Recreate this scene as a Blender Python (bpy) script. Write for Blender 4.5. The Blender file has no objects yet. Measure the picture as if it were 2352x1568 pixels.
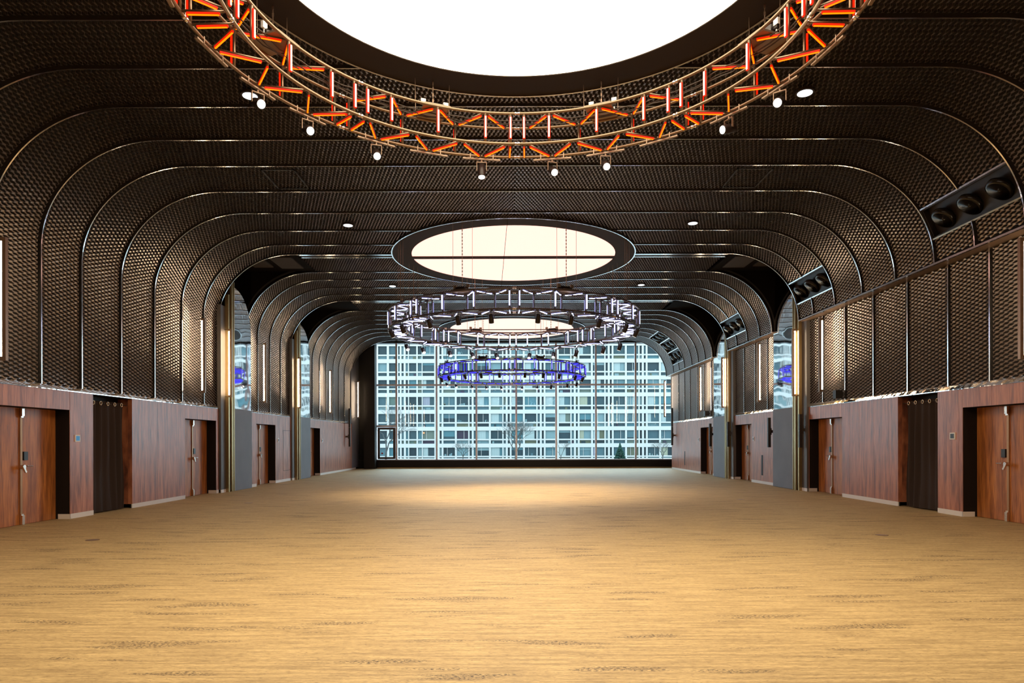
import bpy, math, random
from mathutils import Vector, Matrix
import numpy as np
random.seed(7)
PI = math.pi
SC = bpy.context.scene
COL = SC.collection

# ------------------------------------------------------------ camera, world, exposure
cd = bpy.data.cameras.new('camera'); cam = bpy.data.objects.new('camera', cd); COL.objects.link(cam)
cd.sensor_width = 36; cd.lens = 24.0
cd.shift_x = 0.00255; cd.shift_y = 0.0984
cd.clip_start = 0.05; cd.clip_end = 500
cam.matrix_world = Matrix.Translation((-0.145, 0, 1.6)) @ Matrix.Rotation(PI/2, 4, 'X') @ Matrix.Rotation(math.radians(-0.15), 4, 'Z')
SC.camera = cam
w = bpy.data.worlds.new('world'); SC.world = w; w.use_nodes = True
bg = w.node_tree.nodes['Background']
bg.inputs[0].default_value = (0.66, 0.88, 1.0, 1); bg.inputs[1].default_value = 7.5
SC.view_settings.view_transform = 'Standard'; SC.view_settings.look = 'None'
SC.view_settings.exposure = 0.0; SC.view_settings.gamma = 1.0
SC.view_settings.use_curve_mapping = False
SPOT_W = 205.0       # each spotlight on the rings
DOWN_W = 30.0        # each small recessed downlight

# ------------------------------------------------------------ materials
def newmat(name):
    m = bpy.data.materials.new(name); m.use_nodes = True
    nt = m.node_tree; return m, nt, nt.nodes['Principled BSDF']
def pbr(name, col, rough=0.5, metal=0.0, spec=0.5, coat=0.0, bump=None, var=None):
    m, nt, b = newmat(name)
    b.inputs['Base Color'].default_value = (*col, 1); b.inputs['Roughness'].default_value = rough
    b.inputs['Metallic'].default_value = metal; b.inputs['Specular IOR Level'].default_value = spec
    b.inputs['Coat Weight'].default_value = coat
    tc = nt.nodes.new('ShaderNodeTexCoord')
    if bump:
        n = nt.nodes.new('ShaderNodeTexNoise'); n.inputs['Scale'].default_value = bump[0]; n.inputs['Detail'].default_value = 2
        bp = nt.nodes.new('ShaderNodeBump'); bp.inputs['Strength'].default_value = bump[1]; bp.inputs['Distance'].default_value = bump[2]
        nt.links.new(tc.outputs['Object'], n.inputs['Vector']); nt.links.new(n.outputs['Fac'], bp.inputs['Height'])
        nt.links.new(bp.outputs['Normal'], b.inputs['Normal'])
    if var:
        n = nt.nodes.new('ShaderNodeTexNoise'); n.inputs['Scale'].default_value = var[0]; n.inputs['Detail'].default_value = 4
        r = nt.nodes.new('ShaderNodeValToRGB')
        r.color_ramp.elements[0].position = .3; r.color_ramp.elements[1].position = .7
        r.color_ramp.elements[0].color = (*[c*(1-var[1]) for c in col], 1); r.color_ramp.elements[1].color = (*[min(1, c*(1+var[1])) for c in col], 1)
        nt.links.new(tc.outputs['Object'], n.inputs['Vector']); nt.links.new(n.outputs['Fac'], r.inputs['Fac'])
        nt.links.new(r.outputs['Color'], b.inputs['Base Color'])
    return m
def emit(name, col, s):
    m, nt, b = newmat(name)
    b.inputs['Base Color'].default_value = (.02, .02, .02, 1); b.inputs['Specular IOR Level'].default_value = .1
    b.inputs['Emission Color'].default_value = (*col, 1); b.inputs['Emission Strength'].default_value = s
    return m
def wood(name, c1, c2, c3, rough, coat):
    m, nt, b = newmat(name); L = nt.links
    tc = nt.nodes.new('ShaderNodeTexCoord')
    def noise(sc, detail, dist=0):
        mp = nt.nodes.new('ShaderNodeMapping'); mp.inputs['Scale'].default_value = sc
        n = nt.nodes.new('ShaderNodeTexNoise'); n.inputs['Scale'].default_value = 1; n.inputs['Detail'].default_value = detail
        n.inputs['Distortion'].default_value = dist
        L.new(tc.outputs['Object'], mp.inputs['Vector']); L.new(mp.outputs['Vector'], n.inputs['Vector']); return n
    a = noise((3, 9, 0.8), 5, .6); f = noise((6, 70, 3), 4, .3)
    mix = nt.nodes.new('ShaderNodeMath'); mix.operation = 'MULTIPLY_ADD'; mix.inputs[1].default_value = .42
    h = nt.nodes.new('ShaderNodeMath'); h.operation = 'MULTIPLY'; h.inputs[1].default_value = .58
    L.new(a.outputs['Fac'], h.inputs[0]); L.new(f.outputs['Fac'], mix.inputs[0]); L.new(h.outputs[0], mix.inputs[2])
    r = nt.nodes.new('ShaderNodeValToRGB'); e = r.color_ramp.elements
    e[0].position = .37; e[0].color = (*c1, 1); e[1].position = .62; e[1].color = (*c3, 1)
    k = e.new(.49); k.color = (*c2, 1)
    L.new(mix.outputs[0], r.inputs['Fac']); L.new(r.outputs['Color'], b.inputs['Base Color'])
    b.inputs['Roughness'].default_value = rough; b.inputs['Coat Weight'].default_value = coat; b.inputs['Coat Roughness'].default_value = .22
    return m
def carpet():
    m, nt, b = newmat('carpet'); L = nt.links
    tc = nt.nodes.new('ShaderNodeTexCoord')
    def noise(sc, detail, rough=.5):
        mp = nt.nodes.new('ShaderNodeMapping'); mp.inputs['Scale'].default_value = sc
        n = nt.nodes.new('ShaderNodeTexNoise'); n.inputs['Scale'].default_value = 1; n.inputs['Detail'].default_value = detail
        n.inputs['Roughness'].default_value = rough
        L.new(tc.outputs['Object'], mp.inputs['Vector']); L.new(mp.outputs['Vector'], n.inputs['Vector']); return n.outputs['Fac']
    def ramp(inp, p0, c0, p1, c1):
        r = nt.nodes.new('ShaderNodeValToRGB'); e = r.color_ramp.elements
        e[0].position = p0; e[0].color = (*c0, 1); e[1].position = p1; e[1].color = (*c1, 1)
        L.new(inp, r.inputs['Fac']); return r.outputs['Color']
    def mul(a, b_, mode='MULTIPLY', f=1.0):
        x = nt.nodes.new('ShaderNodeMix'); x.data_type = 'RGBA'; x.blend_type = mode
        if isinstance(f, float): x.inputs[0].default_value = f
        else: L.new(f, x.inputs[0])
        L.new(a, x.inputs[6])
        if isinstance(b_, tuple): x.inputs[7].default_value = (*b_, 1)
        else: L.new(b_, x.inputs[7])
        return x.outputs[2]
    base = ramp(noise((1.4, 20, 1), 9, .72), .40, (.40, .275, .125), .62, (.66, .475, .225))
    fine = ramp(noise((14, 95, 1), 5, .7), .36, (.60, .57, .52), .56, (1, 1, 1))
    sp = noise((38, 80, 1), 2)
    c = mul(base, fine)
    # dark specks gathered in long loose patches
    patch = ramp(noise((.75, 4.5, 1), 3), .585, (0, 0, 0), .64, (1, 1, 1))
    spots = ramp(sp, .50, (0, 0, 0), .54, (1, 1, 1))
    pm = mul(patch, spots)
    c = mul(c, (.11, .07, .035), 'MIX', pm)
    few = ramp(noise((22, 90, 2), 3), .64, (0, 0, 0), .70, (1, 1, 1))
    c = mul(c, (.16, .10, .05), 'MIX', few)
    L.new(c, b.inputs['Base Color']); b.inputs['Roughness'].default_value = .62; b.inputs['Specular IOR Level'].default_value = .5
    bp = nt.nodes.new('ShaderNodeBump'); bp.inputs['Strength'].default_value = .3; bp.inputs['Distance'].default_value = .004
    L.new(sp, bp.inputs['Height']); L.new(bp.outputs['Normal'], b.inputs['Normal'])
    return m
def glass():
    m = bpy.data.materials.new('glass'); m.use_nodes = True; nt = m.node_tree; nt.nodes.clear()
    o = nt.nodes.new('ShaderNodeOutputMaterial'); t = nt.nodes.new('ShaderNodeBsdfTransparent'); g = nt.nodes.new('ShaderNodeBsdfGlossy')
    t.inputs[0].default_value = (.93, .97, .97, 1); g.inputs['Roughness'].default_value = .02
    mx = nt.nodes.new('ShaderNodeMixShader'); fr = nt.nodes.new('ShaderNodeFresnel'); fr.inputs[0].default_value = 1.25
    nt.links.new(fr.outputs[0], mx.inputs[0]); nt.links.new(t.outputs[0], mx.inputs[1]); nt.links.new(g.outputs[0], mx.inputs[2])
    nt.links.new(mx.outputs[0], o.inputs[0]); return m

M = {}
M['carpet'] = carpet()
M['wood'] = wood('wall_wood', (.17, .058, .038), (.41, .135, .068), (.60, .23, .12), .40, .26)
M['doorwood'] = wood('door_wood', (.18, .054, .014), (.40, .125, .030), (.62, .23, .055), .42, .1)
M['mesh'] = pbr('expanded_metal', (.50, .445, .44), .36, .82, .5)
M['backing'] = pbr('dark_backing', (.012, .008, .006), .8)
M['black'] = pbr('black_paint', (.010, .007, .006), .6, 0, .3)
M['pocket'] = pbr('pocket_lining', (.007, .005, .004), .9, 0, .03)
M['chrome'] = pbr('polished_steel', (.70, .66, .64), .16, 1.0, .5, 0, (3.0, .06, .02))
M['mirror'] = pbr('wavy_mirror', (.86, .87, .88), .03, 1.0, .5, 0, (.5, .13, .10))
M['ledge'] = pbr('crumpled_steel', (.85, .86, .88), .05, 1.0, .5, 0, (2.2, .22, .06))
M['alu'] = pbr('baseboard_aluminium', (.84, .78, .72), .45, .0)
M['grey'] = pbr('grey_panel', (.19, .19, .225), .55, 0, .3, 0, None, (1.2, .08))
M['darkgrey'] = pbr('dark_grey_panel', (.10, .088, .085), .5)
M['gold'] = pbr('gold_anodised', (.48, .34, .16), .32, .9)
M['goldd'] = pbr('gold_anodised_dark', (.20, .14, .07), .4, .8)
M['bronze'] = pbr('bronze_profile', (.30, .20, .14), .4, .6)
M['truss'] = pbr('truss_warm_lit', (.27, .19, .125), .36, .85)  # near ring: warm light of the disc put into the metal colour
M['truss_shade'] = pbr('truss_shaded', (.13, .11, .11), .4, .8)  # same metal on the other rings, its unlit underside tone painted in
M['spot'] = pbr('spot_black', (.03, .022, .02), .35, .3)
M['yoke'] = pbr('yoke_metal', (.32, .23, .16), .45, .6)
M['frame'] = pbr('disc_frame', (.035, .024, .018), .8, 0, .2)
M['curtain'] = pbr('curtain_fabric', (.048, .031, .025), .8, 0, .2)
M['rod'] = pbr('rod_metal', (.10, .08, .07), .4, .8)
M['brass'] = pbr('brass', (.75, .52, .32), .25, 1.0)
M['steel'] = pbr('lever_steel', (.75, .68, .62), .22, 1.0)
M['astragal'] = pbr('astragal', (.42, .24, .13), .4, .7)
M['plastic'] = pbr('reader_black', (.015, .013, .014), .35)
M['white'] = pbr('white_plastic', (.92, .90, .88), .45)
M['mull'] = pbr('mullion_metal', (.74, .70, .78), .5, .0)
M['mulld'] = pbr('vent_frame', (.05, .03, .025), .5)
M['speaker'] = pbr('speaker_black', (.02, .014, .012), .5)
M['driver'] = pbr('driver_gloss', (.014, .011, .009), .22, 0, .4)
M['glass'] = glass()
M['disc1'] = emit('disc_near', (1.0, .85, .63), 6.5)
M['disc2'] = emit('disc_mid', (1.7, .945, .77), 1.0)
M['disc3'] = emit('disc_far', (1.4, .935, .75), 1.0)
M['lens'] = emit('spot_lens', (1.0, .93, .85), 3.0)
M['tube'] = emit('wall_tube', (1.0, .76, .48), 50.0)
M['down'] = emit('downlight_lens', (.9, .95, 1.0), 3.0)
M['redo'] = emit('led_red_edge', (1.0, .015, .0), 1.1)
M['redc'] = emit('led_orange_core', (1.0, .125, .0), 3.2)
M['redv'] = emit('led_hot_core', (1.0, .55, .32), 4.5)
M['whto'] = emit('led_white_edge', (.30, .31, .62), 1.0)
M['whtc'] = emit('led_white_core', (.68, .74, 1.0), 17.0)
M['bluo'] = emit('led_blue_edge', (.008, .006, .50), 2.8)
M['bluc'] = emit('led_blue_core', (.10, .09, 1.0), 2.2)
M['bluv'] = emit('led_blue_white_core', (.50, .45, 1.0), 1.4)
M['screen'] = emit('blue_screen', (.06, .22, .38), .9)
M['snow'] = pbr('snowy_ground', (.30, .31, .32), .9)
M['bark'] = pbr('bare_bark', (.020, .019, .018), .9)
M['fir'] = pbr('fir_green', (.009, .028, .020), .9, 0, .2, 0, None, (8, .5))
M['facade'] = pbr('facade_grey_white', (.245, .232, .222), .8)
M['red'] = pbr('red_sticker', (.6, .01, .01), .5)

# ------------------------------------------------------------ mesh helpers
class MB:
    def __init__(s): s.v = []; s.f = []; s.m = []; s.cm = 0
    def mat(s, i): s.cm = i; return s
    def add(s, vs, fs):
        o = len(s.v); s.v += [tuple(p) for p in vs]
        for f in fs: s.f.append(tuple(i+o for i in f)); s.m.append(s.cm)
        return s
    def box(s, x0, x1, y0, y1, z0, z1):
        if x0 > x1: x0, x1 = x1, x0
        return s.add([(x0,y0,z0),(x1,y0,z0),(x1,y1,z0),(x0,y1,z0),(x0,y0,z1),(x1,y0,z1),(x1,y1,z1),(x0,y1,z1)],
            [(0,3,2,1),(4,5,6,7),(0,1,5,4),(1,2,6,5),(2,3,7,6),(3,0,4,7)])
    def obox(s, c, ax, hs):
        c = Vector(c); a = [Vector(q)*h for q, h in zip(ax, hs)]
        P = [c+a[0]*i+a[1]*j+a[2]*k for k in (-1,1) for j in (-1,1) for i in (-1,1)]
        return s.add(P, [(0,2,3,1),(4,5,7,6),(0,1,5,4),(1,3,7,5),(3,2,6,7),(2,0,4,6)])
    def tube(s, pts, r, n=8, closed=False, rs=None):
        pts = [Vector(p) for p in pts]; N = len(pts); rings = []
        ref = None
        for i, p in enumerate(pts):
            if closed: t = pts[(i+1) % N]-pts[i-1]
            else: t = pts[min(i+1, N-1)]-pts[max(i-1, 0)]
            t.normalize()
            if ref is None:
                ref = Vector((0,0,1)) if abs(t.z) < .9 else Vector((1,0,0))
            u = t.cross(ref).normalized(); w_ = u.cross(t).normalized(); ref = w_
            rr = rs[i] if rs else r
            rings.append([p+u*math.cos(2*PI*k/n)*rr+w_*math.sin(2*PI*k/n)*rr for k in range(n)])
        vs = [q for R in rings for q in R]; fs = []
        for i in range(N if closed else N-1):
            j = (i+1) % N
            for k in range(n): fs.append((i*n+k, i*n+(k+1) % n, j*n+(k+1) % n, j*n+k))
        if not closed:
            fs.append(tuple(range(n-1, -1, -1))); fs.append(tuple((N-1)*n+k for k in range(n)))
        return s.add(vs, fs)
    def cyl(s, a, b, r, n=12, r2=None): return s.tube([a, b], r, n, False, [r, r if r2 is None else r2])
    def sphere(s, c, r, n=10, sc=(1,1,1)):
        vs = []; fs = []
        for i in range(n//2+1):
            th = PI*i/(n//2)
            for k in range(n):
                ph = 2*PI*k/n
                vs.append((c[0]+r*sc[0]*math.sin(th)*math.cos(ph), c[1]+r*sc[1]*math.sin(th)*math.sin(ph), c[2]+r*sc[2]*math.cos(th)))
        for i in range(n//2):
            for k in range(n): fs.append((i*n+k, (i+1)*n+k, (i+1)*n+(k+1) % n, i*n+(k+1) % n))
        return s.add(vs, fs)
    def ringplate(s, c, r0, r1, z0, z1, n=96):
        vs = []; fs = []
        for k in range(n):
            a = 2*PI*k/n; x, y = math.cos(a), math.sin(a)
            for r, z in ((r0,z0),(r1,z0),(r1,z1),(r0,z1)): vs.append((c[0]+x*r, c[1]+y*r, z))
        for k in range(n):
            j = (k+1) % n
            for q in range(4):
                p = (q+1) % 4; fs.append((k*4+q, k*4+p, j*4+p, j*4+q))
        return s.add(vs, fs)
    def diskplate(s, c, r, z0, z1, n=96):
        vs = [(c[0]+math.cos(2*PI*k/n)*r, c[1]+math.sin(2*PI*k/n)*r, z) for z in (z0, z1) for k in range(n)]
        fs = [tuple(range(n-1, -1, -1)), tuple(n+k for k in range(n))]+[(k, (k+1) % n, n+(k+1) % n, n+k) for k in range(n)]
        return s.add(vs, fs)
    def prism(s, poly, y0, y1):   # poly in (x,z), extruded along y
        n = len(poly); vs = [(x, y0, z) for x, z in poly]+[(x, y1, z) for x, z in poly]
        return s.add(vs, [tuple(range(n)), tuple(range(2*n-1, n-1, -1))]+[(k, n+k, n+(k+1) % n, (k+1) % n) for k in range(n)])
    def build(s, name, mats, parent=None, smooth=False):
        if not isinstance(mats, (list, tuple)): mats = [mats]
        off = OFF.get(parent.name, (0,0,0)) if parent else (0,0,0)
        me = bpy.data.meshes.new(name)
        me.from_pydata([(a-off[0], b-off[1], c-off[2]) for a, b, c in s.v], [], s.f)
        for m in mats: me.materials.append(m)
        me.polygons.foreach_set('material_index', s.m)
        if smooth: me.polygons.foreach_set('use_smooth', [True]*len(s.f))
        me.update()
        return link(name, me, parent)
OFF = {}
def link(name, me, parent=None):
    o = bpy.data.objects.new(name, me); COL.objects.link(o)
    if parent: o.parent = parent; OFF[o.name] = OFF.get(parent.name, (0,0,0))
    return o
def tag(o, label, cat, group=None, kind=None):
    o['label'] = label; o['category'] = cat
    if group: o['group'] = group
    if kind: o['kind'] = kind
    return o
def empty(name, loc, label, cat, group=None, kind=None):
    o = bpy.data.objects.new(name, None); COL.objects.link(o); o.location = loc; o.empty_display_size = .2
    OFF[o.name] = tuple(loc); return tag(o, label, cat, group, kind)
ORD = ['first', 'second', 'third', 'fourth', 'fifth', 'sixth', 'seventh', 'eighth', 'ninth', 'tenth']

# ------------------------------------------------------------ dimensions
ZC = 7.69                       # flat ceiling
XW = 9.465                      # wood wall face
ZT = 2.717                      # top of the wood
XL, AL, BL = 9.545, 2.4, 2.15   # left arch
XR, AR, BR = 9.215, 2.3, 2.17   # right arch
XM = 9.51                       # lower mesh wall on the right
XP = 7.05                       # edge of the pockets in the ceiling
Y0 = -5.0; YE = 40.7; YWIN = 42.6
P1 = (22.05, 24.35); P2 = (29.25, 31.5)
RIBS = [7.25, 8.53, 9.80, 11.08, 12.35, 13.70, 15.0, 16.53, 18.08, 19.6, 21.0, P1[0], P1[1], 25.5, 26.8, 28.05, P2[0], P2[1], 32.6, 33.8, 35.0, 36.45, 37.6, 38.9, YE]
prof = [(-XL, 2.80)]+[(-XL, 2.80+(ZC-BL-2.80)*k/12) for k in range(1, 12)]
prof += [(-XL+AL*(1-math.cos(t)), ZC-BL+BL*math.sin(t)) for t in [PI/2*k/28 for k in range(29)]]
prof += [(-XL+AL+(XL-AL+XR-AR)*k/20, ZC) for k in range(1, 20)]
prof += [(XR-AR*(1-math.cos(t)), ZC-BR+BR*math.sin(t)) for t in [PI/2*k/28 for k in range(28, -1, -1)]]
PX = np.array([p[0] for p in prof]); PZ = np.array([p[1] for p in prof])
PS = np.concatenate([[0], np.cumsum(np.hypot(np.diff(PX), np.diff(PZ)))])
SEND = PS[-1]
def pat(s):
    s = np.asarray(s, dtype=float); x = np.interp(s, PS, PX); z = np.interp(s, PS, PZ)
    e = .02; x1 = np.interp(np.clip(s+e, 0, SEND), PS, PX); x0 = np.interp(np.clip(s-e, 0, SEND), PS, PX)
    z1 = np.interp(np.clip(s+e, 0, SEND), PS, PZ); z0 = np.interp(np.clip(s-e, 0, SEND), PS, PZ)
    tx, tz = x1-x0, z1-z0; l = np.hypot(tx, tz); tx, tz = tx/l, tz/l
    return x, z, tx, tz, -tz, tx          # position, tangent, outward normal (away from the room)
def s_right(dy): # arc length on the right arch at dy below the ceiling
    k = np.where(PX > 5)[0]; return float(np.interp(dy, ZC-PZ[k], PS[k]))
def s_x(x): return float(np.interp(x, PX[(PZ > ZC-1e-6)], PS[(PZ > ZC-1e-6)]))
SXL, SXR = s_x(-XP), s_x(XP)

def fast_mesh(name, V, F, mats, parent=None, smooth=False):
    off = OFF.get(parent.name, (0,0,0)) if parent else (0,0,0)
    V = (V-np.array(off)).astype(np.float32)
    me = bpy.data.meshes.new(name); me.vertices.add(len(V)); me.vertices.foreach_set('co', V.ravel())
    me.loops.add(F.size); me.loops.foreach_set('vertex_index', F.ravel().astype(np.int32))
    me.polygons.add(len(F)); me.polygons.foreach_set('loop_start', np.arange(len(F), dtype=np.int32)*4)
    me.polygons.foreach_set('loop_total', np.full(len(F), 4, dtype=np.int32))
    for m in mats: me.materials.append(m)
    me.update(calc_edges=True); me.validate()
    return link(name, me, parent)

SMID = s_x(0.0); FLIP = -1
ROW = .0435; LWD = .25; DEP = .010; TILT = .031
def expanded(segs, ya, yb, wall=None):
    """zigzag ribbons of expanded metal, wide at the bonds and narrow along the legs;
    segs = list of (s0,s1) along the arch, or heights on a vertical wall (wall = x, outward sign)"""
    Vs = []; Fs = []; n0 = 0
    nj = max(3, int(round((yb-ya)/(LWD/2)))+1); yn = np.linspace(ya, yb, nj); h = yn[1]-yn[0]
    yy = []; amp = []; wid = []
    for j in range(nj):
        sg_ = 1 if j % 2 == 0 else -1
        for o, wf in ((-.17, 1), (.17, 1)):
            if (j == 0 and o < 0) or (j == nj-1 and o > 0): continue
            yy.append(yn[j]+o*h); amp.append(sg_); wid.append(1.0)
        if j < nj-1: yy.append(yn[j]+.5*h); amp.append(0); wid.append(.10)
    yy = np.array(yy); amp = np.array(amp); wid = np.array(wid); nj = len(yy)
    for s0, s1 in segs:
        nk = int((s1-s0)/ROW)
        if nk < 1: continue
        k = np.arange(nk)
        S = s0+(k[:, None]+.5)*ROW+np.where(k[:, None] % 2 == 0, 1, -1)*amp[None, :]*ROW*.40
        sgn = np.where(s0+(k+.5)*ROW < SMID, 1, -1)[:, None]*FLIP
        for (ds, dn) in ((-TILT*.5*wid, 0*wid), (TILT*.5*wid, DEP+.022*(1-wid))):
            if wall is None:
                x, z, tx, tz, nx, nz = pat(np.clip(S+ds*sgn, 0.0, SEND))
                X = x+nx*dn; Z = z+nz*dn
            else:
                X = np.broadcast_to(wall[0]+wall[1]*dn, S.shape); Z = S+ds*FLIP
            Vs.append(np.stack([X, np.broadcast_to(yy, S.shape), Z], -1).reshape(-1, 3))
        a = (k[:, None]*nj+np.arange(nj-1)[None, :]).ravel()+n0; m = nk*nj
        Fs.append(np.stack([a, a+1, a+1+m, a+m], -1)); n0 += 2*m
    return np.concatenate(Vs), np.concatenate(Fs)

def path_strip(mb, s0, s1, y0, y1, d0, d1, step=.12):
    """solid strip following the arch from s0 to s1, between offsets d0 (room side) and d1"""
    n = max(2, int((s1-s0)/step)+1); S = np.linspace(s0, s1, n); x, z, tx, tz, nx, nz = pat(S)
    vs = []
    for i in range(n):
        for y, d in ((y0, d0), (y1, d0), (y1, d1), (y0, d1)): vs.append((x[i]+nx[i]*d, y, z[i]+nz[i]*d))
    fs = [(i*4+q, i*4+(q+1) % 4, i*4+4+(q+1) % 4, i*4+4+q) for i in range(n-1) for q in range(4)]
    fs += [(3, 2, 1, 0), tuple((n-1)*4+q for q in range(4))]
    mb.add(vs, fs)

# ------------------------------------------------------------ floor and shell
mb = MB(); mb.box(-10.6, 10.6, Y0, YWIN+.3, -.1, 0)
tag(mb.build('floor', M['carpet']), 'tan carpet floor with fine streaks and darker speckled patches', 'floor', kind='structure')
NICHES = [(12.35, 15.0, 1.03, 1.67), (19.6, P1[0], 1.03, 1.67), (26.8, P2[0], 1.03, 1.70), (36.45, 38.9, .18, .53), (36.45, 38.9, .53, 1.06), (36.45, 38.9, 1.06, 1.72)]
ceil = empty('ceiling', (0, Y0, ZC), 'dark vaulted ceiling of expanded metal panels between polished ribs', 'ceiling', kind='structure')
mb = MB()
mb.box(-10.9, 10.9, Y0, YWIN+.6, 8.5, 8.7)
D = .10
def inpocket(y): return P1[0]-.01 < y < P1[1]+.01 or P2[0]-.01 < y < P2[1]+.01
def cuts(ya, yb):
    segs = [(SXL, SXR)] if inpocket((ya+yb)/2) else [(0, SEND)]
    if not inpocket((ya+yb)/2):
        c = sorted((s_right(d0), s_right(d1)) for a, b, d0, d1 in NICHES if a-.05 < (ya+yb)/2 < b+.05)
        for c0, c1 in c:
            out = []
            for s0, s1 in segs:
                if c0 > s0: out.append((s0, min(s1, c0)))
                if c1 < s1: out.append((max(s0, c1), s1))
            segs = [q for q in out if q[1]-q[0] > .03]
    return segs
for ya, yb in zip([Y0]+RIBS[:-1], RIBS):
    for s0, s1 in cuts(ya, yb): path_strip(mb, s0, s1, ya, yb, D, D+.05)
mb.build('backing', M['backing'], ceil)
for i, (ya, yb) in enumerate(zip(RIBS[:-1], RIBS[1:])):
    y1, y2 = ya+.045, yb-.06
    if abs(ya-P1[0]) < .01: y1 = ya+.42
    if abs(ya-P2[0]) < .01: y1 = ya+.42
    V, F = expanded([(a+.02, b-.02) for a, b in cuts(ya, yb)], y1, y2)
    fast_mesh('mesh_panel', V, F, [M['mesh']], ceil)
# sliding-wall tracks in the ceiling
for y in (P1[0], P2[0]):
    mb = MB(); mb.box(-XP+.1, XP-.1, y+.06, y+.13, ZC-.02, ZC+.03); mb.box(-XP+.1, XP-.1, y+.33, y+.39, ZC-.02, ZC+.03)
    mb.build('track_edge', M['chrome'], ceil)
    mb = MB(); mb.box(-XP, XP, y+.14, y+.32, ZC+.03, ZC+.09); mb.build('track_slot', M['black'], ceil)
# black linings of the pockets and the end of the vault
mb = MB()
def side_plate(y0, y1, sgn):
    pts = []
    for x, z in prof:
        if sgn < 0 and x < -XP+.3: pts.append((x-.012, z+.012))
        if sgn > 0 and x > XP-.3: pts.append((x+.012, z+.012))
    if sgn < 0: poly = pts+[(-XP+.35, 8.5), (-10.3, 8.5), (-10.3, 2.8)]
    else: poly = pts+[(10.3, ZC-BR), (10.3, 8.5), (XP-.35, 8.5)]
    # strip quads from the curve out to the shell keeps the polygon clean
    vs = []; fs = []
    for (x, z) in pts:
        for y in (y0, y1): vs += [(x, y, z)]
        ox = sgn*10.3
        for y in (y0, y1): vs += [(ox, y, max(z, 2.8))]
    n = len(pts)
    for i in range(n-1):
        a = i*4; b = a+4
        fs += [(a, a+2, b+2, b), (a+1, b+1, b+3, a+3), (a, b, b+1, a+1)]
    mb.add(vs, fs)
    mb.box(sgn*(XP-.3), sgn*10.3, y0, y1, ZC+.01, 8.5)
for a, b in (P1, P2):
    for sg in (-1, 1):
        side_plate(a-.06, a-.035, sg); side_plate(b+.035, b+.06, sg)
        mb.box(sg*(XP-.02), sg*10.3, a, b, ZC+.02, ZC+.06)
        mb.box(sg*XP, sg*(XP-.04), a+.4, b, ZC-.0, ZC+.06)
        mb.box(sg*9.75, sg*9.85, a, b, 0, ZC+.05)
for sg in (-1, 1): side_plate(YE+.03, YE+.06, sg)
mb.box(-9, 9, YE+.03, YE+.08, ZC+.01, 8.5)
mb.build('pocket_lining', M['pocket'], ceil)
for sg, lab in ((-1, 'left'), (1, 'right')):
    mb = MB(); mb.box(sg*(XP+.25), sg*(XP+1.0), P1[0]+.35, P1[0]+1.75, ZC-.02, ZC+.02)
    mb.box(sg*(XP+1.25), sg*(XP+1.9), P1[0]+.5, P1[0]+1.6, ZC-.02, ZC+.02)
    mb.build('soffit_board', M['frame'], ceil)

# ribs: polished strips across the vault
n = 0
for y in RIBS:
    n += 1
    m = MB(); pocket_edge = any(abs(y-q) < .01 for q in (P1[0], P1[1], P2[0], P2[1]))
    segs = [(0, SEND)]
    for a, b, d0, d1 in NICHES:
        if a+.1 < y < b-.1:
            out = []; c0, c1 = s_right(d0), s_right(d1)
            for s0, s1 in segs:
                if c0 > s0: out.append((s0, min(s1, c0)))
                if c1 < s1: out.append((max(s0, c1), s1))
            segs = [q for q in out if q[1]-q[0] > .02]
    for s0, s1 in segs: path_strip(m, s0, s1, y-.015, y+.015, -.022, .012 if pocket_edge or y == YE else .10, .10)
    if y > 12: m.box(XM-.02, XM+.06, y-.018, y+.018, 2.80, ZC-BR-.05)
    o = m.build('trim_%d' % n, M['chrome'], None)
    near = 'nearest in view' if y == 9.80 else ('at the window end' if y == YE else '%s from the camera' % (['first', 'second', 'third', 'fourth', 'fifth', 'sixth', 'seventh', 'eighth', 'ninth', 'tenth', 'eleventh', 'twelfth', 'thirteenth', 'fourteenth', 'fifteenth', 'sixteenth', 'seventeenth', 'eighteenth', 'nineteenth', 'twentieth', 'twenty-first', 'twenty-second', 'twenty-third', 'twenty-fourth', 'last'][n-1]))
    tag(o, 'polished steel arch rib of the vault, '+near, 'ceiling rib', 'polished ribs across the vault', 'structure')

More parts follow.
